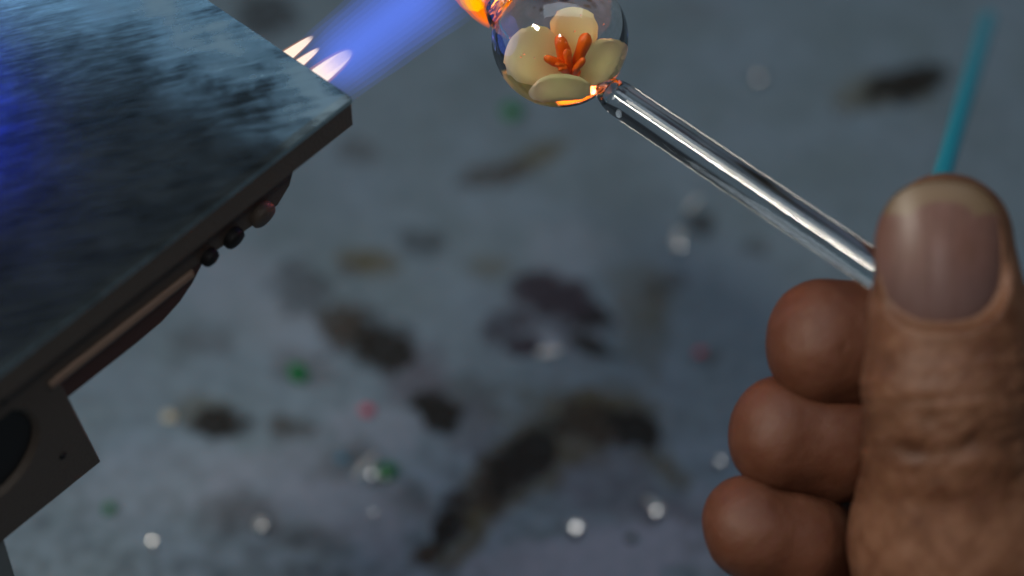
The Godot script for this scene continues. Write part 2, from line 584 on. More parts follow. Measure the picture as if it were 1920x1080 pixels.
# ------------------------------------------------------------------ the flame
func shells(q: Mesher, pts: Array, radii: Array, count: int, alpha: Array, inner := 0.08, wob := 0.05, flat := 1.0, seed_ := 0.0) -> void:
	for s in count:
		var f := lerpf(inner, 1.0, float(s) / maxf(1.0, count - 1.0))
		var rr := []
		var cc := []
		var pp := []
		for k in pts.size():
			var h := noise.get_noise_3d(k * 0.23 + seed_, s * 1.7, seed_)
			rr.append(radii[k] * f * (1.0 + wob * h))
			pp.append(pts[k] + (UP * noise.get_noise_3d(k * 0.2, s * 2.3 + 7.0, seed_) + TL * noise.get_noise_3d(k * 0.2, s * 2.9 + 17.0, seed_)) * radii[k] * wob)
			cc.append(Color(1, 1, 1, minf(1.0, alpha[k] * lerpf(1.6, 0.35, f))))
		q.tube(pp, rr, 40, flat, Vector3.ZERO, cc)

func flame() -> void:
	var at := T(0, -3, 6)
	var o := thing("flame", at, "blue gas flame from the torch turning orange at the glass bead", "flame")
	var q := Mesher.new()
	var pts := []
	var rad := []
	var al := []
	for k in 25:
		var u := k / 24.0
		pts.append(T(-0.8 - 50.0 * u, -2.4 + 1.2 * u, 8.0))
		rad.append(0.001 * (5.4 + 3.4 * u))
		al.append(0.115 * ss(0.0, 0.1, u) * ss(0.58, 0.40, u) + 0.002)
	shells(q, pts, rad, 9, al, 0.12, 0.03)
	put("outer_flame", q.mesh(at, false), gas(Color(0.38, 0.51, 0.96)), o)
	# inner cones
	var cones := [[14.5, 0.8, 6.0, 0.0], [12.2, 0.62, 4.9, 0.0], [8.4, 1.25, 7.6, 0.0]]
	for c in cones:
		q = Mesher.new()
		pts = []; rad = []; al = []
		for k in 17:
			var u := k / 16.0
			pts.append(T(-0.95 - c[2] * u, -3.0, c[0] - c[3] * u))
			rad.append(0.001 * c[1] * (pow(maxf(0.0, 1.0 - u), 0.55) if c[1] < 1.2 else sqrt(maxf(0.0, 1.0 - pow(u, 1.7)))) + 0.00004)
			al.append(0.8 * ss(1.02, 0.75, u))
		shells(q, pts, rad, 1, al, 1.0, 0.02)
		var cone := put("inner_cone", q.mesh(at, false), gas(Color(1.45, 1.34, 1.22)), o)
		q = Mesher.new()      # its warm fringe
		pts = []; rad = []; al = []
		for k in 17:
			var u := k / 16.0
			pts.append(T(-0.92 - c[2] * 1.08 * u, -3.0, c[0]))
			rad.append(0.001 * c[1] * 1.28 * (pow(maxf(0.0, 1.0 - u), 0.55) if c[1] < 1.2 else sqrt(maxf(0.0, 1.0 - pow(u, 1.7)))) + 0.00004)
			al.append(0.3 * ss(1.0, 0.6, u))
		shells(q, pts, rad, 1, al, 1.0, 0.02)
		put("fringe", q.mesh(at, false), gas(Color(1.1, 0.72, 0.5)), cone)
	# the part that burns orange where it meets the glass: a tongue running down the side of the neck and the ball behind it
	q = Mesher.new()
	pts = []; rad = []; al = []
	for k in 19:
		var u := k / 18.0
		pts.append(P(917 - 34 * u - 10 * u * u, 54 - 130 * u, 0.342))
		rad.append(0.0056 * pow(u, 0.75) * sqrt(clampf(1.0 - pow((u - 0.55) / 0.45, 2.0) if u > 0.55 else 1.0, 0.001, 1.0)) + 0.00003)
		al.append(0.5 * ss(0.0, 0.25, u) + 0.01)
	shells(q, pts, rad, 4, al, 0.35, 0.05, 1.0, 4.0)
	put("orange_tongue", q.mesh(at, false), gas(Color(1.15, 0.50, 0.0)), o)
	q = Mesher.new()
	pts = []; rad = []; al = []
	for k in 15:
		var u := k / 14.0
		pts.append(P(896 - 14 * u, 22 - 70 * u, 0.3405))
		rad.append(0.0023 * sqrt(clampf(1.0 - pow(2.0 * u - 1.0, 2.0), 0.0005, 1.0)))
		al.append(0.5)
	shells(q, pts, rad, 3, al, 0.4, 0.03, 1.0, 9.0)
	put("yellow_core", q.mesh(at, false), gas(Color(1.1, 0.82, 0.0)), o)
	q = Mesher.new()
	pts = []; rad = []; al = []
	for k in 19:
		var u := k / 18.0
		pts.append(P(900 + 290 * u, -5 - 150 * sin(u * PI * 0.7), 0.354))
		rad.append(0.0085 * sqrt(clampf(1.0 - pow(2.0 * u - 1.0, 2.0), 0.0005, 1.0)))
		al.append(0.42)
	shells(q, pts, rad, 4, al, 0.4, 0.05, 1.0, 6.0)
	put("orange_flare", q.mesh(at, false), gas(Color(1.15, 0.50, 0.0)), o)
	for l in [[T(-14, -1, 6), Color(0.35, 0.5, 1.0), 0.0002, "flame_light_blue"], [P(960, -50, 0.353), Color(1.0, 0.42, 0.06), 0.0009, "flame_light_orange"]]:
		var lamp := OmniLight3D.new()
		lamp.name = l[3]
		lamp.position = l[0]
		lamp.light_color = l[1]
		lamp.light_energy = l[2]
		lamp.light_size = 0.008
		lamp.omni_range = 1.0
		lamp.omni_attenuation = 2.0
		lamp.shadow_enabled = true
		add_child(lamp)

# ------------------------------------------------------------------ the bead on its rod
const BX := 1050.0
const BY := 73.0
var key_at := Vector3.ZERO
var bead_c := Vector3.ZERO
var bead_r := 0.0

# a point inside the glass: the line of sight through a photo position is bent at the surface, t runs along it from front to back
func inside(x: float, y: float, t: float) -> Vector3:
	var d := (P(x, y, 1.0) - cam_at).normalized()
	var oc := cam_at - bead_c
	var b := oc.dot(d)
	var disc := b * b - oc.length_squared() + bead_r * bead_r
	if disc < 1e-10:
		disc = 1e-10
	var p := cam_at + d * (-b - sqrt(disc))
	var n := (p - bead_c).normalized()
	var eta := 1.0 / 1.5
	var ci := -n.dot(d)
	var r := (d * eta + n * (eta * ci - sqrt(1.0 - eta * eta * (1.0 - ci * ci)))).normalized()
	return p + r * (-2.0 * r.dot(p - bead_c)) * t

func petal(outline: Array, base_t: float, tip_t: float, curl: float, m: Material, parent: Node, at: Vector3) -> void:
	# outline: base x, y, tip x, y, then half widths along the petal; bend is a sideways bow
	var b := Vector2(outline[0], outline[1])
	var e := Vector2(outline[2], outline[3])
	var ws: Array = outline[4]
	var bow: float = outline[5]
	var d := (e - b).normalized()
	var s := Vector2(-d.y, d.x)
	var nu := 22
	var nv := 16
	var front := []
	var nor := []
	for i in nu + 1:
		var u := float(i) / nu
		var f := u * (ws.size() - 1)
		var k := mini(int(f), ws.size() - 2)
		var w: float = lerpf(ws[k], ws[k + 1], smoothstep(0.0, 1.0, f - k))
		for j in nv + 1:
			var v := 2.0 * j / nv - 1.0
			var uu := u
			# round the far end: the rim's corners fall back along the petal
			var p: Vector2 = b.lerp(e, uu) + s * (v * w + bow * sin(PI * u)) - d * (v * v * outline[6] * ss(0.45, 1.0, u))
			var t := lerpf(base_t, tip_t, pow(u, 0.8)) - curl * v * v * sin(PI * minf(1.0, u * 0.8 + 0.1))
			front.append(inside(p.x, p.y, clampf(t, 0.06, 0.94)))
	var q := Mesher.new()
	for i in nu + 1:
		for j in nv + 1:
			var a: Vector3 = front[i * (nv + 1) + mini(j + 1, nv)] - front[i * (nv + 1) + maxi(j - 1, 0)]
			var c: Vector3 = front[mini(i + 1, nu) * (nv + 1) + j] - front[maxi(i - 1, 0) * (nv + 1) + j]
			var n := a.cross(c).normalized()
			if n.dot(BK) < 0.0:
				n = -n
			nor.append(n)
	for side in 2:
		for i in nu + 1:
			for j in nv + 1:
				var k := i * (nv + 1) + j
				var rim := minf(minf(float(i), float(nu - i)) / 2.0, minf(float(j), float(nv - j)) / 2.0)
				var th := 0.00022 * sqrt(clampf(rim, 0.0, 1.0))
				var x := noise.get_noise_3d(front[k].x * 500.0, front[k].y * 500.0, front[k].z * 500.0)
				var edge := ss(0.55, 1.0, float(i) / nu)
				var col := Color(0.92, 0.89, 0.40).lerp(Color(0.96, 0.74, 0.46), clampf(0.55 * edge + 0.3 * x, 0.0, 1.0)).lerp(Color(0.75, 0.72, 0.34), clampf(ss(0.4, 0.0, float(i) / nu) * 0.3, 0.0, 1.0))
				q.add(front[k] + nor[k] * (th if side == 0 else -th), Vector2(float(i) / nu, float(j) / nv), col)
	var off := (nu + 1) * (nv + 1)
	for i in nu:
		for j in nv:
			var k := i * (nv + 1) + j
			q.quad(k, k + 1, k + nv + 2, k + nv + 1)
			q.quad(off + k, off + k + nv + 1, off + k + nv + 2, off + k + 1)
	put("petal", q.mesh(at), m, parent)

func stamen(pts: Array, w: Array, m: Material, parent: Node, at: Vector3) -> void:
	var pp := []
	var rr := []
	var n := 20
	for i in n + 1:
		var u := float(i) / n
		var f := u * (pts.size() - 1)
		var k := mini(int(f), pts.size() - 2)
		var a: Vector3 = pts[k].lerp(pts[k + 1], f - k)
		pp.append(inside(a.x, a.y, a.z))
		var g := u * (w.size() - 1)
		var h := mini(int(g), w.size() - 2)
		rr.append(0.0000755 / 1.6 * lerpf(w[h], w[h + 1], g - h) * sqrt(clampf((1.0 - u) * 8.0, 0.001, 1.0)))
	var q := Mesher.new()
	q.tube(pp, rr, 16)
	put("stamen", q.mesh(at), m, parent)

func bead(tip: Vector3, grip: Vector3) -> void:
	bead_c = P(BX, BY, FOCUS)
	bead_r = 128.5 * K * FOCUS
	var at := bead_c
	var o := thing("glass_bead", at, "clear round glass bead with cream flower inside, on a clear glass rod", "glass bead")
	# ball and neck as one surface turned about the neck's axis
	var ax := (RX * -0.777 + UP * 0.629).normalized()
	var sx := ax.cross(BK).normalized()
	var sy := ax.cross(sx).normalized()
	var q := Mesher.new()
	var prof := []
	for k in 61:
		var a := PI - (PI - 0.52) * k / 60.0
		prof.append(Vector2(cos(a), sin(a)))
	for k in range(1, 17):      # the shoulder and the neck
		var u := k / 16.0
		prof.append(Vector2(0.868 + 0.7 * u, 0.497 - 0.16 * ss(0.0, 0.55, u) + 0.05 * ss(0.6, 1.0, u)))
	for k in range(1, 13):
		var a := PI * 0.5 * k / 12.0
		prof.append(Vector2(1.568 + 0.3 * sin(a), 0.387 * cos(a)))
	var segs := 96
	for k in prof.size():
		for s in segs:
			var a := TAU * s / segs
			var dirv: Vector3 = ax * prof[k].x + (sx * cos(a) + sy * sin(a)) * prof[k].y
			var wob := 1.0 + 0.012 * noise.get_noise_3dv(dirv * 1.1 + Vector3(4, 1, 2)) + 0.02 * ss(0.6, 1.3, prof[k].x) * noise.get_noise_3dv(dirv * 3.0)
			q.add(at + dirv * bead_r * wob)
	for k in prof.size() - 1:
		for s in segs:
			var a := k * segs + s
			var b := k * segs + (s + 1) % segs
			q.quad(a, b, b + segs, a + segs)
	var ball := put("glass_ball", q.mesh(at), glass(), o)
	var pm := mat(Color.WHITE, 0.45)
	pm.vertex_color_use_as_albedo = true
	pm.backlight_enabled = true
	pm.backlight = Color(0.25, 0.22, 0.15)
	var om := pm.duplicate()
	om.albedo_color = lin(0.62, 0.62, 0.3)
	petal([1056, 138, 954, 82, [12, 38, 53, 58, 54, 37], 3, 8], 0.72, 0.50, 0.05, pm, ball, at)
	petal([1072, 140, 1079, 13, [6, 22, 34, 43, 46, 36], 0, 11], 0.78, 0.58, 0.03, pm, ball, at)
	petal([1088, 162, 1172, 80, [8, 26, 36, 40, 37, 22], -5, 10], 0.66, 0.50, 0.05, pm, ball, at)
	petal([1106, 168, 991, 174, [14, 22, 25, 26, 24, 13], 7, 8], 0.50, 0.36, 0.02, pm, ball, at)
	petal([1046, 172, 944, 138, [6, 22, 30, 30, 26, 10], -12, 10], 0.86, 0.80, 0.03, om, ball, at)
	var sm := mat(lin(0.9, 0.15, 0.004), 0.4)
	var bt := 0.66
	var f := [
		[[Vector3(1066, 150, bt), Vector3(1060, 118, 0.56), Vector3(1047, 66, 0.46)], [7, 9, 14, 14]],
		[[Vector3(1074, 150, bt), Vector3(1082, 112, 0.58), Vector3(1101, 62, 0.48)], [6, 9, 13, 15]],
		[[Vector3(1066, 146, bt), Vector3(1050, 120, 0.5), Vector3(1019, 106, 0.42)], [6, 8, 10, 9]],
		[[Vector3(1068, 152, bt), Vector3(1066, 124, 0.5), Vector3(1062, 92, 0.4)], [7, 7, 8, 9]],
		[[Vector3(1072, 152, bt), Vector3(1080, 126, 0.46), Vector3(1096, 108, 0.38)], [6, 7, 8, 7]],
		[[Vector3(1066, 150, bt), Vector3(1056, 124, 0.44), Vector3(1042, 121, 0.36)], [6, 6, 7, 6]],
		[[Vector3(1066, 152, bt), Vector3(1058, 128, 0.42), Vector3(1047, 131, 0.36)], [6, 6, 6, 5]],
		[[Vector3(1072, 158, bt), Vector3(1076, 140, 0.56), Vector3(1084, 132, 0.5)], [8, 9, 8, 5]],
	]
	for s in f:
		stamen(s[0], s[1], sm, ball, at)
	# small bubbles shut in the glass
	for k in 9:
		var a := rng.randf() * TAU
		var rr0 := 96.0 * sqrt(rng.randf())
		var c := inside(BX + cos(a) * rr0, BY + sin(a) * rr0, rng.randf_range(0.1, 0.3))
		var r := rng.randf_range(0.00006, 0.00014)
		var bq := Mesher.new()
		for j in 9:
			for i in 12:
				var la := PI * j / 8.0
				bq.add(c + Vector3(sin(la) * cos(TAU * i / 12), cos(la), sin(la) * sin(TAU * i / 12)) * r)
		for j in 8:
			for i in 12:
				bq.quad(j * 12 + i, j * 12 + (i + 1) % 12, j * 12 + 12 + (i + 1) % 12, j * 12 + 12 + i)
		put("bubble", bq.mesh(at, false), ball.material_override, ball)
	# the rod: tip worked down to where it is stuck to the bead
	var ax2 := (grip - tip).normalized()
	var pp := []
	var rr := []
	var R := 0.00252
	var touch := bead_c + (P(1120, 160, FOCUS - 0.0042) - bead_c).normalized() * (bead_r + 0.00004)
	pp.append(touch); rr.append(0.00045)
	pp.append(touch.lerp(tip, 0.25)); rr.append(0.0009)
	pp.append(touch.lerp(tip, 0.5)); rr.append(0.0013)
	pp.append(touch.lerp(tip, 0.75)); rr.append(0.0018)
	for k in 10:
		var u := k / 9.0
		pp.append(tip + ax2 * 0.0022 * u)
		rr.append(R * (0.82 + 0.18 * sin(u * PI * 0.5)))
	var full := (grip - tip).length() + 0.016
	for k in 60:
		var u := (k + 1) / 60.0
		pp.append(tip + ax2 * lerpf(0.0022, full, u))
		rr.append(R * (1.0 + 0.006 * noise.get_noise_1d(u * 9.0)))
	pp.append(tip + ax2 * (full + 0.0006)); rr.append(R * 0.8)
	q = Mesher.new()
	q.tube(pp, rr, 64)
	put("glass_rod", q.mesh(at), glass(), o)

# ------------------------------------------------------------------ the hand
# joints in camera axes, millimetres: x right, y up, z towards the lens (measured from the lens)
func J(x: float, y: float, d: float) -> Vector3:
	d -= HAND_NEARER
	return Vector3((x - 960.0) * K * d, (540.0 - y) * K * d, -d) * 1000.0

const HAND_NEARER := 0.0095
var bones := []       # [chain, a, b, ra, rb, flat]
var hand_lo := Vector3.ZERO
const CELL := 0.55

func chain(id: int, pts: Array, radii: Array, flat := 1.0) -> void:
	for k in pts.size() - 1:
		bones.append([id, pts[k], pts[k + 1], radii[k] * 0.972, radii[k + 1] * 0.972, flat])

func bone_d(b: Array, p: Vector3) -> float:
	var a: Vector3 = b[1]
	var ab: Vector3 = b[2] - a
	var ap := p - a
	var fl: float = b[5]
	if fl != 1.0:
		ap.z *= fl
		ab.z *= fl
	var h := clampf(ap.dot(ab) / ab.length_squared(), 0.0, 1.0)
	return (ap - ab * h).length() - lerpf(b[3], b[4], h)

func smin(a: float, b: float, k: float) -> float:
	var h := maxf(k - absf(a - b), 0.0) / k
	return minf(a, b) - h * h * k * 0.25

func hand_sdf(p: Vector3, list: Array) -> float:
	var d := 1e3
	var palm := 1e3
	for b in list:
		if b[0] == 5:
			palm = smin(palm, bone_d(b, p), 3.5)
		else:
			d = smin(d, bone_d(b, p), 3.5)
	return smin(d, palm, 7.0)

# the thumb nail's own outline and height
const NAIL_HW := 8.1
const NAIL_HH := 9.25
var nail_c := Vector3.ZERO
func nail_s(p: Vector3) -> float:
	var x := absf(p.x - nail_c.x) / NAIL_HW
	var y := (p.y - nail_c.y) / NAIL_HH
	return pow(x, 2.6) + pow(absf(y), 2.3 if y > 0.0 else 2.6)
func nail_z(p: Vector3) -> float:
	var x := p.x - nail_c.x
	var y := p.y - nail_c.y
	return nail_c.z + 0.1 * x - x * x / 21.0 - 0.0125 * y * y - 0.05 * y

func hand() -> void:
	# chains: 0 thumb, 1 index, 2 middle, 3 ring, 4 little, 5 palm
	chain(0, [J(1775, 447, 0.3195), J(1779, 600, 0.3185), J(1780, 735, 0.318), J(1783, 850, 0.320), J(1800, 1010, 0.324), J(1850, 1200, 0.330)], [8.7, 9.9, 11.0, 11.2, 14.4, 19.0], 1.16)
	chain(1, [J(1549, 637, 0.334), J(1640, 645, 0.3365), J(1830, 660, 0.352), J(2060, 640, 0.362), J(2180, 900, 0.352)], [7.6, 8.2, 9.0, 9.8, 11.0])
	chain(2, [J(1468, 808, 0.336), J(1570, 824, 0.3385), J(1760, 840, 0.356), J(2050, 810, 0.366), J(2190, 1020, 0.356)], [6.9, 7.9, 8.8, 9.8, 11.0])
	chain(3, [J(1402, 985, 0.335), J(1490, 1022, 0.338), J(1680, 1060, 0.356), J(1990, 1000, 0.366), J(2180, 1150, 0.356)], [6.0, 7.3, 8.4, 9.4, 10.5])
	chain(4, [J(1500, 1190, 0.338), J(1580, 1200, 0.342), J(1760, 1230, 0.354), J(1960, 1180, 0.360), J(2150, 1290, 0.352)], [5.6, 6.2, 7.2, 8.2, 9.5])
	chain(5, [J(2180, 930, 0.345), J(2150, 1300, 0.343), J(2000, 1480, 0.345)], [14.0, 16.0, 19.0])
	chain(5, [J(1900, 1240, 0.338), J(2080, 1420, 0.345), J(2200, 1700, 0.36)], [18.0, 21.0, 22.0])
	# flattened pads of the curled tips
	chain(1, [J(1540, 616, 0.335), J(1542, 662, 0.3345), J(1600, 680, 0.337)], [6.2, 6.2, 6.0])
	chain(2, [J(1464, 790, 0.337), J(1462, 830, 0.3365), J(1540, 850, 0.341)], [5.5, 5.5, 5.6])
	chain(3, [J(1392, 962, 0.3355), J(1412, 1006, 0.335), J(1500, 1034, 0.342)], [4.3, 4.8, 5.4])
	nail_c = J(1770, 474, 0.3112)
	nail_c.z = -301.4
	const B := 6
	var pos := PackedVector3Array()
	var idx := PackedInt32Array()
	for group in [[0, 5], [1], [2], [3], [4]]:     # the thumb with the palm it grows from, then each finger rooted in that palm
		var mine := []
		for b in bones:
			if b[0] in group:
				mine.append(b)
		var lo := Vector3(1e9, 1e9, 1e9)
		var hi := -lo
		for b in mine:
			for k in 2:
				var r: Vector3 = Vector3.ONE * (b[3 + k] + 3.0)
				lo = lo.min(b[1 + k] - r)
				hi = hi.max(b[1 + k] + r)
		var nb := Vector3i(((hi - lo) / (CELL * B)).ceil()) + Vector3i.ONE
		var nx := nb.x * B + 1
		var ny := nb.y * B + 1
		var nz := nb.z * B + 1
		var grid := PackedFloat32Array()
		grid.resize(nx * ny * nz)
		grid.fill(9.0)
		var sy := nx
		var sz := nx * ny
		var half := CELL * B * 0.5
		var diag := half * 1.7321
		var active := []
		for bz in nb.z:
			for by in nb.y:
				for bx in nb.x:
					var c := lo + Vector3(bx * B, by * B, bz * B) * CELL + Vector3.ONE * half
					var near := []
					var best := 1e9
					for b in mine:
						var d := bone_d(b, c)
						best = minf(best, d)
						if d < diag * 1.2 + 5.0:
							near.append(b)
					if best > diag * 1.2 + 4.0 or near.is_empty():
						continue
					var dc := hand_sdf(c, near)
					if absf(dc) > diag * 1.25:
						if dc < 0.0:     # deep inside
							for z in B + 1:
								for y in B + 1:
									var o := (bz * B + z) * sz + (by * B + y) * sy + bx * B
									for x in B + 1:
										if grid[o + x] == 9.0:
											grid[o + x] = -9.0
						continue
					active.append(Vector3i(bx, by, bz))
					for z in B + 1:
						for y in B + 1:
							var o := (bz * B + z) * sz + (by * B + y) * sy + bx * B
							for x in B + 1:
								if absf(grid[o + x]) == 9.0:
									grid[o + x] = hand_sdf(lo + Vector3(bx * B + x, by * B + y, bz * B + z) * CELL, near)
		# surface nets
		var vid := {}
		var offs := [0, 1, sy, sy + 1, sz, sz + 1, sz + sy, sz + sy + 1]
		var corner := [Vector3(0, 0, 0), Vector3(1, 0, 0), Vector3(0, 1, 0), Vector3(1, 1, 0), Vector3(0, 0, 1), Vector3(1, 0, 1), Vector3(0, 1, 1), Vector3(1, 1, 1)]
		var edges := [[0, 1], [2, 3], [4, 5], [6, 7], [0, 2], [1, 3], [4, 6], [5, 7], [0, 4], [1, 5], [2, 6], [3, 7]]
		for a in active:
			for z in B:
				for y in B:
					for x in B:
						var cx: int = a.x * B + x
						var cy: int = a.y * B + y
						var cz: int = a.z * B + z
						var o := cz * sz + cy * sy + cx
						var mask := 0
						for k in 8:
							if grid[o + offs[k]] < 0.0:
								mask |= 1 << k
						if mask == 0 or mask == 255:
							continue
						var s := Vector3.ZERO
						var n := 0
						for e in edges:
							var g0 := grid[o + offs[e[0]]]
							var g1 := grid[o + offs[e[1]]]
							if (g0 < 0.0) != (g1 < 0.0):
								s += corner[e[0]].lerp(corner[e[1]], clampf(g0 / (g0 - g1), 0.0, 1.0))
								n += 1
						vid[o] = pos.size()
						pos.append(lo + (Vector3(cx, cy, cz) + s / n) * CELL)
		for a in active:
			for z in B:
				for y in B:
					for x in B:
						var o: int = (a.z * B + z) * sz + (a.y * B + y) * sy + a.x * B + x
						var g := grid[o]
						for ax in 3:
							var st: int = [1, sy, sz][ax]
							var u: int = [sy, sz, 1][ax]
							var w: int = [sz, 1, sy][ax]
							if (g < 0.0) == (grid[o + st] < 0.0):
								continue
							var q0: int = vid.get(o, -1)
							var q1: int = vid.get(o - u, -1)
							var q2: int = vid.get(o - u - w, -1)
							var q3: int = vid.get(o - w, -1)
							if q0 < 0 or q1 < 0 or q2 < 0 or q3 < 0:
								continue
							if g < 0.0:
								idx.append_array([q0, q1, q2, q0, q2, q3])
							else:
								idx.append_array([q0, q2, q1, q0, q3, q2])
	# normals of the smooth body, then skin folds, nail bed and colour
	var nor := PackedVector3Array()
	nor.resize(pos.size())
	for k in range(0, idx.size(), 3):
		var f := (pos[idx[k + 1]] - pos[idx[k]]).cross(pos[idx[k + 2]] - pos[idx[k]])
		for j in 3:
			nor[idx[k + j]] += f
	var vol := 0.0
	for k in range(0, idx.size(), 3):
		vol += pos[idx[k]].dot(pos[idx[k + 1]].cross(pos[idx[k + 2]]))
	var flip := 1.0 if vol > 0.0 else -1.0
	var q := Mesher.new()
	var basis := Basis(RX, UP, BK)
	var folds := [[648.0, 0.16, 1.5], [668.0, 0.12, 1.2], [692.0, 0.26, 1.2], [715.0, 0.2, 1.0], [738.0, 0.42, 1.2], [760.0, 0.22, 1.0], [780.0, 0.5, 1.6], [800.0, 0.25, 1.0], [825.0, 0.68, 1.7], [848.0, 0.22, 1.2], [880.0, 0.14, 1.6], [930.0, 0.12, 1.8]]
	for k in pos.size():
		var p := pos[k]
		var n := nor[k].normalized() * flip
		var tone := 0.0
		var crease := 0.0
		var py := 540.0 - p.y / (K * 310.0)
		var pxx := 960.0 + p.x / (K * 310.0)
		if pxx > 1590.0 and p.z > -317.0 and py < 1000.0:
			var xw := (pxx - 1780.0) / 160.0
			for f in folds:
				var yy: float = f[0] + 16.0 * noise.get_noise_2d(xw * 0.8 + f[0], f[0]) - 8.0 * xw + 7.0 * noise.get_noise_1d(xw * 3.0 + f[0])
				var dy := (py - yy) * K * 310.0
				var g: float = exp(-dy * dy / (f[2] * f[2] * 0.5)) * clampf(0.75 + 0.7 * noise.get_noise_2d(xw * 1.3, f[0] * 0.31), 0.0, 1.2)
				crease += g * f[1]
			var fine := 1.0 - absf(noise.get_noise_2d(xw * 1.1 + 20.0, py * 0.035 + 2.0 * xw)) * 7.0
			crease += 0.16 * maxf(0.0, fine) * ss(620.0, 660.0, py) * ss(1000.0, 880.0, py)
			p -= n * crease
			var s := nail_s(p)
			var z := nail_z(p)
			if s < 1.25 and n.z > -0.2 and p.z > z - 5.0:
				p.z = lerpf(p.z, z - 0.42 * ss(1.02, 0.7, s), ss(1.25, 0.95, s))
				p += n * 0.25 * ss(1.0, 1.25, s) * ss(6.5, 0.0, p.y - nail_c.y)
			elif s < 2.4 and n.z > 0.0:
				p += n * 0.25 * ss(2.4, 1.25, s) * ss(6.5, 0.0, p.y - nail_c.y)
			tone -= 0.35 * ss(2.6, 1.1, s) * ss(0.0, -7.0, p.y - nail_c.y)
		var m := noise.get_noise_3dv(p * 0.11) * 0.6 + noise.get_noise_3dv(p * 0.33) * 0.35 + noise.get_noise_3dv(p * 0.9) * 0.2
		if pxx < 1615.0 or p.z < -318.0:
			p += n * noise.get_noise_3dv(p * 0.1 + Vector3(5, 7, 1)) * 0.25
		p += n * noise.get_noise_3dv(p * 0.16 + Vector3(9, 2, 1)) * 0.13
		var c := Color(0.18, 0.08, 0.043)
		c = c.lerp(Color(0.10, 0.038, 0.019), clampf(0.3 - m * 1.5, 0.0, 1.0))
		c = c.lerp(Color(0.225, 0.112, 0.068), clampf(m * 1.2, 0.0, 0.7))
		if pxx < 1600.0 or p.z < -317.0:   # curled fingers: redder skin, darkened to stand in for the thumb's shade
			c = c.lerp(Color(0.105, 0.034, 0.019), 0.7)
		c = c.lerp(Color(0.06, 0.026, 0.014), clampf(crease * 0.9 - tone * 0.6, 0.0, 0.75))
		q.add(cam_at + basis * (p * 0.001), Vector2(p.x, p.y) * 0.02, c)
	q.i = idx
	# the forearm behind the wrist
	var w0 := J(2080, 1420, 0.345)
	var w1 := J(2200, 1700, 0.36)
	var dirv := (w1 - w0).normalized()
	var ap := []
	var ar := []
	var ac := []
	for k in 14:
		var u := k / 13.0
		ap.append(cam_at + basis * ((w1 + dirv * (u * 170.0 - 10.0)) * 0.001))
		ar.append(0.001 * (21.0 + 9.0 * ss(0.0, 1.0, u)) * (0.6 if k == 13 else 1.0))
		ac.append(Color(0.18, 0.085, 0.05))
	q.tube(ap, ar, 32, 1.0, Vector3.ZERO, ac)
	var at := cam_at + basis * (J(1850, 1200, 0.33) * 0.001)
	var skin := mat(Color.WHITE, 0.52)
	skin.metallic_specular = 0.4
	skin.vertex_color_use_as_albedo = true
	skin.heightmap_enabled = true
	skin.heightmap_scale = 0.009
	skin.heightmap_texture = noise_tex(0.09, 14, 512, FastNoiseLite.TYPE_CELLULAR)
	skin.uv1_triplanar = true
	skin.uv1_scale = Vector3(70, 70, 70)
	skin.subsurf_scatter_enabled = true
	skin.subsurf_scatter_strength = 0.06
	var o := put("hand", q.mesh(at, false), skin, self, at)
	tag(o, "bare hand holding the glass rod between thumb and curled fingers", "hand")
	# the thumb nail
	var nq := Mesher.new()
	var nu := 40
	var nv := 44
	for layer in 2:
		for j in nv + 1:
			for i in nu + 1:
				# square to rounded outline
				var u := 2.0 * i / nu - 1.0
				var v := 2.0 * j / nv - 1.0
				var l := maxf(absf(u), absf(v))
				var sdir := Vector2(u, v)
				var k := 0.0
				if l > 0.0:
					sdir /= l
					var s := pow(absf(sdir.x), 2.6) + pow(absf(sdir.y), 2.3 if v > 0.0 else 2.6)
					k = l * pow(s, -1.0 / 2.45)
				var p := nail_c + Vector3(sdir.x * k * NAIL_HW, sdir.y * k * NAIL_HH, 0)
				p.z = nail_z(p) - 0.5 * pow(l, 10.0) * ss(0.75, 0.2, v) - (0.45 if layer == 1 else 0.0) + 0.04 * noise.get_noise_2d(p.x * 0.8, p.y * 0.08) * (1.0 - l)
				var c := Color(0.135, 0.066, 0.05)
				c = c.lerp(Color(0.165, 0.086, 0.07), clampf(0.5 + 0.8 * noise.get_noise_2d(p.x * 0.35, p.y * 0.12), 0.0, 1.0))
				c = c.lerp(Color(0.125, 0.072, 0.064), ss(0.3, -0.8, v))
				c = c.lerp(Color(0.10, 0.055, 0.045), clampf(0.9 * noise.get_noise_2d(p.x * 1.1, p.y * 0.06) + 0.35 * noise.get_noise_2d(p.x * 0.5 + 40.0, p.y * 0.4), 0.0, 0.6))
				var fe := ss(0.66, 0.74, v + 0.10 * u * u)
				c = c.lerp(Color(0.17, 0.112, 0.07), fe)
				c = c.lerp(Color(0.12, 0.075, 0.04), fe * ss(0.86, 1.0, l))
				c = c.lerp(Color(0.15, 0.08, 0.05), ss(0.93, 1.0, l) * ss(0.5, 0.0, v) * 0.5)
				nq.add(cam_at + basis * (p * 0.001), Vector2(u, v), c)
	var off := (nu + 1) * (nv + 1)
	for j in nv:
		for i in nu:
			var k := j * (nu + 1) + i
			nq.quad(k, k + 1, k + nu + 2, k + nu + 1)
			nq.quad(off + k, off + k + nu + 1, off + k + nu + 2, off + k + 1)
	for j in nv:
		for e in [0, nu]:
			var k: int = j * (nu + 1) + e
			nq.quad(k, k + nu + 1, off + k + nu + 1, off + k)
	for i in nu:
		for e in [0, nv]:
			var k: int = e * (nu + 1) + i
			nq.quad(k, off + k, off + k + 1, k + 1)
	var nm := mat(Color.WHITE, 0.4)
	nm.metallic_specular = 0.3
	nm.vertex_color_use_as_albedo = true
	nm.clearcoat_enabled = true
	nm.clearcoat = 0.12
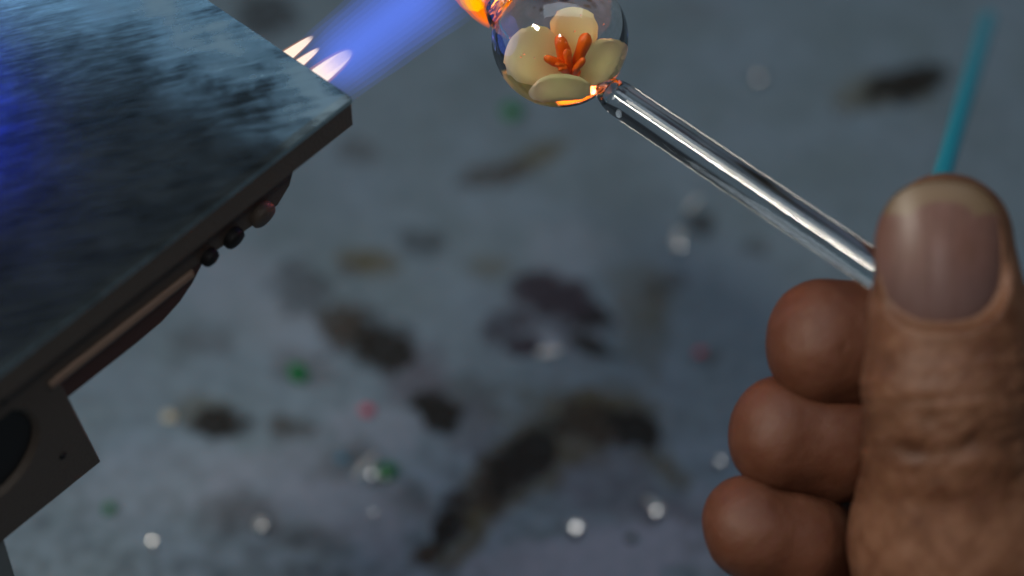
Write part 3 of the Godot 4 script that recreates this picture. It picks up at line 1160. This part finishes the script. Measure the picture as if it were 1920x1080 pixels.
	nm.clearcoat_roughness = 0.3
	put("nail", nq.mesh(at, false), nm, o)
	# nails of the curled fingers, on their far upper side
	for f in [[J(1549, 637, 0.334), 7.6, Vector3(0.35, 0.78, -0.55), Vector3(-0.9, 0.15, 0.2)], [J(1468, 808, 0.336), 6.9, Vector3(-0.2, 0.6, -0.78), Vector3(-0.95, 0.0, 0.25)], [J(1402, 985, 0.335), 6.0, Vector3(-0.35, 0.72, -0.58), Vector3(-0.85, 0.3, 0.3)]]:
		var n: Vector3 = f[2].normalized()
		var d: Vector3 = (f[3] - n * f[3].dot(n)).normalized()
		var s := n.cross(d)
		nq = Mesher.new()
		for layer in 2:
			for j in 13:
				for i in 13:
					var u := i / 6.0 - 1.0
					var v := j / 6.0 - 1.0
					var a := u * 0.6 * sqrt(1.0 - 0.3 * v * v * (1.0 if v < 0.0 else 0.6))
					var r: float = f[1] * 0.972 + 0.1 - (0.4 if layer == 1 else 0.0)
					var p: Vector3 = f[0] + (n * cos(a) + s * sin(a)) * r + d * (v * 3.6 - 1.2) - n * 0.03 * (v * 5.0) * (v * 5.0) * 0.5
					nq.add(cam_at + basis * (p * 0.001), Vector2(u, v), Color(0.28, 0.15, 0.11).lerp(Color(0.12, 0.06, 0.04), ss(0.7, 1.0, maxf(absf(u), absf(v)))))
		for j in 12:
			for i in 12:
				var k := j * 13 + i
				nq.quad(k, k + 1, k + 14, k + 13)
				nq.quad(169 + k, 169 + k + 13, 169 + k + 14, 169 + k + 1)
		for j in 12:
			for e in [0, 12]:
				var k: int = j * 13 + e
				nq.quad(k, k + 13, 169 + k + 13, 169 + k)
				k = e * 13 + j
				nq.quad(k, 169 + k, 169 + k + 1, k + 1)
		put("nail", nq.mesh(at, false), nm, o)

func teal_rod() -> void:
	var a := P(1738, 430, 0.345)
	var b := P(1852, 36, 0.485)
	var q := Mesher.new()
	var pp := []
	var rr := []
	var d := (b - a).normalized()
	for k in 9:
		var u := k / 8.0
		pp.append(a - d * 0.0017 * cos(u * PI * 0.5)); rr.append(0.0017 * maxf(0.02, sin(u * PI * 0.5)))
	for k in 20:
		pp.append(a.lerp(b, (k + 1) / 20.0)); rr.append(0.0017)
	for k in 8:
		var u := (k + 1) / 8.0
		pp.append(b + d * 0.0017 * sin(u * PI * 0.5)); rr.append(0.0017 * maxf(0.02, cos(u * PI * 0.5)))
	q.tube(pp, rr, 24)
	var m := mat(lin(0.018, 0.27, 0.36), 0.15)
	var o := put("coloured_glass_rod", q.mesh(a), m, self, a)
	tag(o, "thin teal glass rod rising behind the thumb", "glass rod")

# ------------------------------------------------------------------ glass crumbs lying on the bench
func crumb(p: Vector3, size: Vector3, turn: float, seed_: float, rough: float) -> ArrayMesh:
	var q := Mesher.new()
	var n := 14
	var rings := 9
	for j in rings:
		var la := PI * j / (rings - 1.0) - PI / 2
		for i in n:
			var lo := TAU * i / n
			var d := Vector3(cos(la) * cos(lo), sin(la), cos(la) * sin(lo))
			var h := 1.0 + rough * noise.get_noise_3dv(d * 1.3 + Vector3.ONE * seed_)
			var v := (d * size * 0.5 * h).rotated(Vector3.UP, turn)
			v.y = maxf(v.y, -size.y * 0.42)
			q.add(v + p)
	for j in rings - 1:
		for i in n:
			var a := j * n + i
			var b := j * n + (i + 1) % n
			q.quad(a, b, b + n, a + n)
	return q.mesh(p, true, rough > 0.35)

func debris() -> void:
	var green := mat(lin(0.006, 0.12, 0.03), 0.12)
	var red := mat(lin(0.42, 0.05, 0.09), 0.2)
	var blue := mat(lin(0.03, 0.16, 0.26), 0.2)
	var white := mat(lin(0.42, 0.44, 0.43), 0.12)
	var beige := mat(lin(0.42, 0.38, 0.27), 0.4)
	var dark := mat(lin(0.012, 0.05, 0.04), 0.2)
	var clear := glass()
	var list := [   # x, y, length, width, height (mm), turn, roughness, material, label
		[960, 214, 4.2, 4.4, 2.0, 0.2, 0.4, green, "large dim green glass chip beneath the glass bead"],
		[560, 705, 3.2, 4.6, 2.2, 0.5, 0.5, green, "bright green glass chip beside the brown burn left of centre"],
		[726, 889, 4.0, 3.4, 2.2, 0.1, 0.5, green, "green glass chip next to a long white glass splinter"],
		[206, 957, 2.4, 2.2, 1.4, 0.9, 0.4, green, "small faint green glass chip below the torch bracket"],
		[1184, 1012, 2.0, 1.6, 1.2, 0.3, 0.4, dark, "tiny dark teal glass chip at the bottom edge of the bench"],
		[689, 773, 2.6, 2.4, 1.6, 0.0, 0.3, red, "small pink-red glass chip above the white splinter"],
		[1312, 662, 2.4, 1.4, 1.0, 0.4, 0.4, red, "dull red glass crumb left of the middle finger"],
		[640, 862, 2.2, 1.8, 1.2, 0.2, 0.4, blue, "small blue glass crumb left of the white splinter"],
		[686, 876, 6.6, 1.5, 1.3, 0.95, 0.25, white, "long white glass splinter beside a green chip"],
		[1078, 990, 3.0, 2.0, 1.6, 0.0, 0.2, white, "bright white glass crumb near the bottom of the bench"],
		[1226, 950, 4.4, 1.8, 1.4, -0.75, 0.25, white, "cream-white elongated glass splinter left of the lowest finger"],
		[1272, 452, 5.6, 1.9, 1.4, 1.4, 0.3, white, "upright pale glass splinter below the clear rod"],
		[1300, 385, 4.6, 1.2, 1.0, 0.9, 0.3, white, "faint curved pale splinter under the clear rod"],
		[318, 785, 2.6, 2.4, 1.4, 0.0, 0.2, beige, "beige round crumb right of the torch bracket"],
		[490, 985, 2.4, 2.2, 1.4, 0.5, 0.3, white, "soft white crumb at the lower left of the bench"],
		[1030, 662, 4.6, 2.0, 1.3, 0.2, 0.3, white, "pale lilac-white flake inside the purple burn"],
		[1422, 146, 3.4, 3.0, 1.8, 0.0, 0.0, clear, "clear round glass drop above the clear rod"],
		[1580, 215, 3.0, 2.8, 1.7, 0.0, 0.0, clear, "clear glass drop left of the dark soot patch"],
		[500, 380, 2.2, 2.2, 2.0, 0.0, 0.0, clear, "clear glass bead under the torch manifold"],
	]
	for d in list:
		var p := on_bench(d[0], d[1])
		p.y += d[4] * 0.00042
		var called: String = "glass_drop" if d[7] == clear else "glass_chip"
		var o := put(numbered(called), crumb(p, Vector3(d[2], d[4], d[3]) * 0.001, d[5], d[0] * 0.37, d[6]), d[7], self, p)
		tag(o, d[8], "glass drop" if d[7] == clear else "glass chip", "glass drops on the bench" if d[7] == clear else "coloured glass chips on the bench")
	# flat flakes of broken glass that lie tilted and catch the lamp
	var flake := mat(lin(0.05, 0.06, 0.065), 0.03)
	for d in [   # x, y, radius in mm, label
		[697, 889, 0.66, "glittering glass flake between the white splinter and the green chip"],
		[285, 1014, 0.44, "glittering glass flake near the lower left corner of the bench"],
		[1350, 862, 0.56, "glittering glass flake just left of the middle finger"],
		[1080, 988, 0.85, "brightest glass flake, on the pale crumb near the bottom of the bench"],
		[1230, 958, 0.72, "glittering glass flake on the cream-white splinter left of the lowest finger"],
		[1421, 146, 0.3, "faint glass flake in the grey area above the clear rod"],
		[1276, 462, 0.5, "faint glass flake on the upright pale splinter"],
		[492, 986, 0.4, "dim glass flake on the soft white crumb at the lower left"],
		[700, 960, 0.28, "tiny glass flake below the white splinter"],
	]:
		var p := on_bench(d[0], d[1], 0.0032)
		# most face the lamp by the camera, the two in the open face the lamp overhead
		var from: Vector3 = key_at if d[0] in [285, 1421] else cam_at + BK * 0.06 + UP * 0.035
		var n := ((from - p).normalized() + (cam_at - p).normalized()).normalized()
		var u := n.cross(Vector3.RIGHT).normalized()
		var w := n.cross(u)
		var lo := []
		var hi := []
		for k in 7:
			var a := TAU * (k + rng.randf_range(-0.25, 0.25)) / 7.0
			var r: float = d[2] * 0.0007 * rng.randf_range(0.7, 1.25)
			hi.append(p + (u * cos(a) + w * sin(a)) * r)
			lo.append(p + (u * cos(a) + w * sin(a)) * r * 1.1 - n * 0.0006 - Vector3(0, 0.0024, 0))
		var q := Mesher.new()
		q.prism(lo, hi, func(_p): return Vector2.ZERO)
		var at := Vector3(p.x, 0, p.z)
		var o := put(numbered("glass_flake"), q.mesh(at, true, true), flake, self, at)
		tag(o, d[3], "glass flake", "glittering glass flakes on the bench")
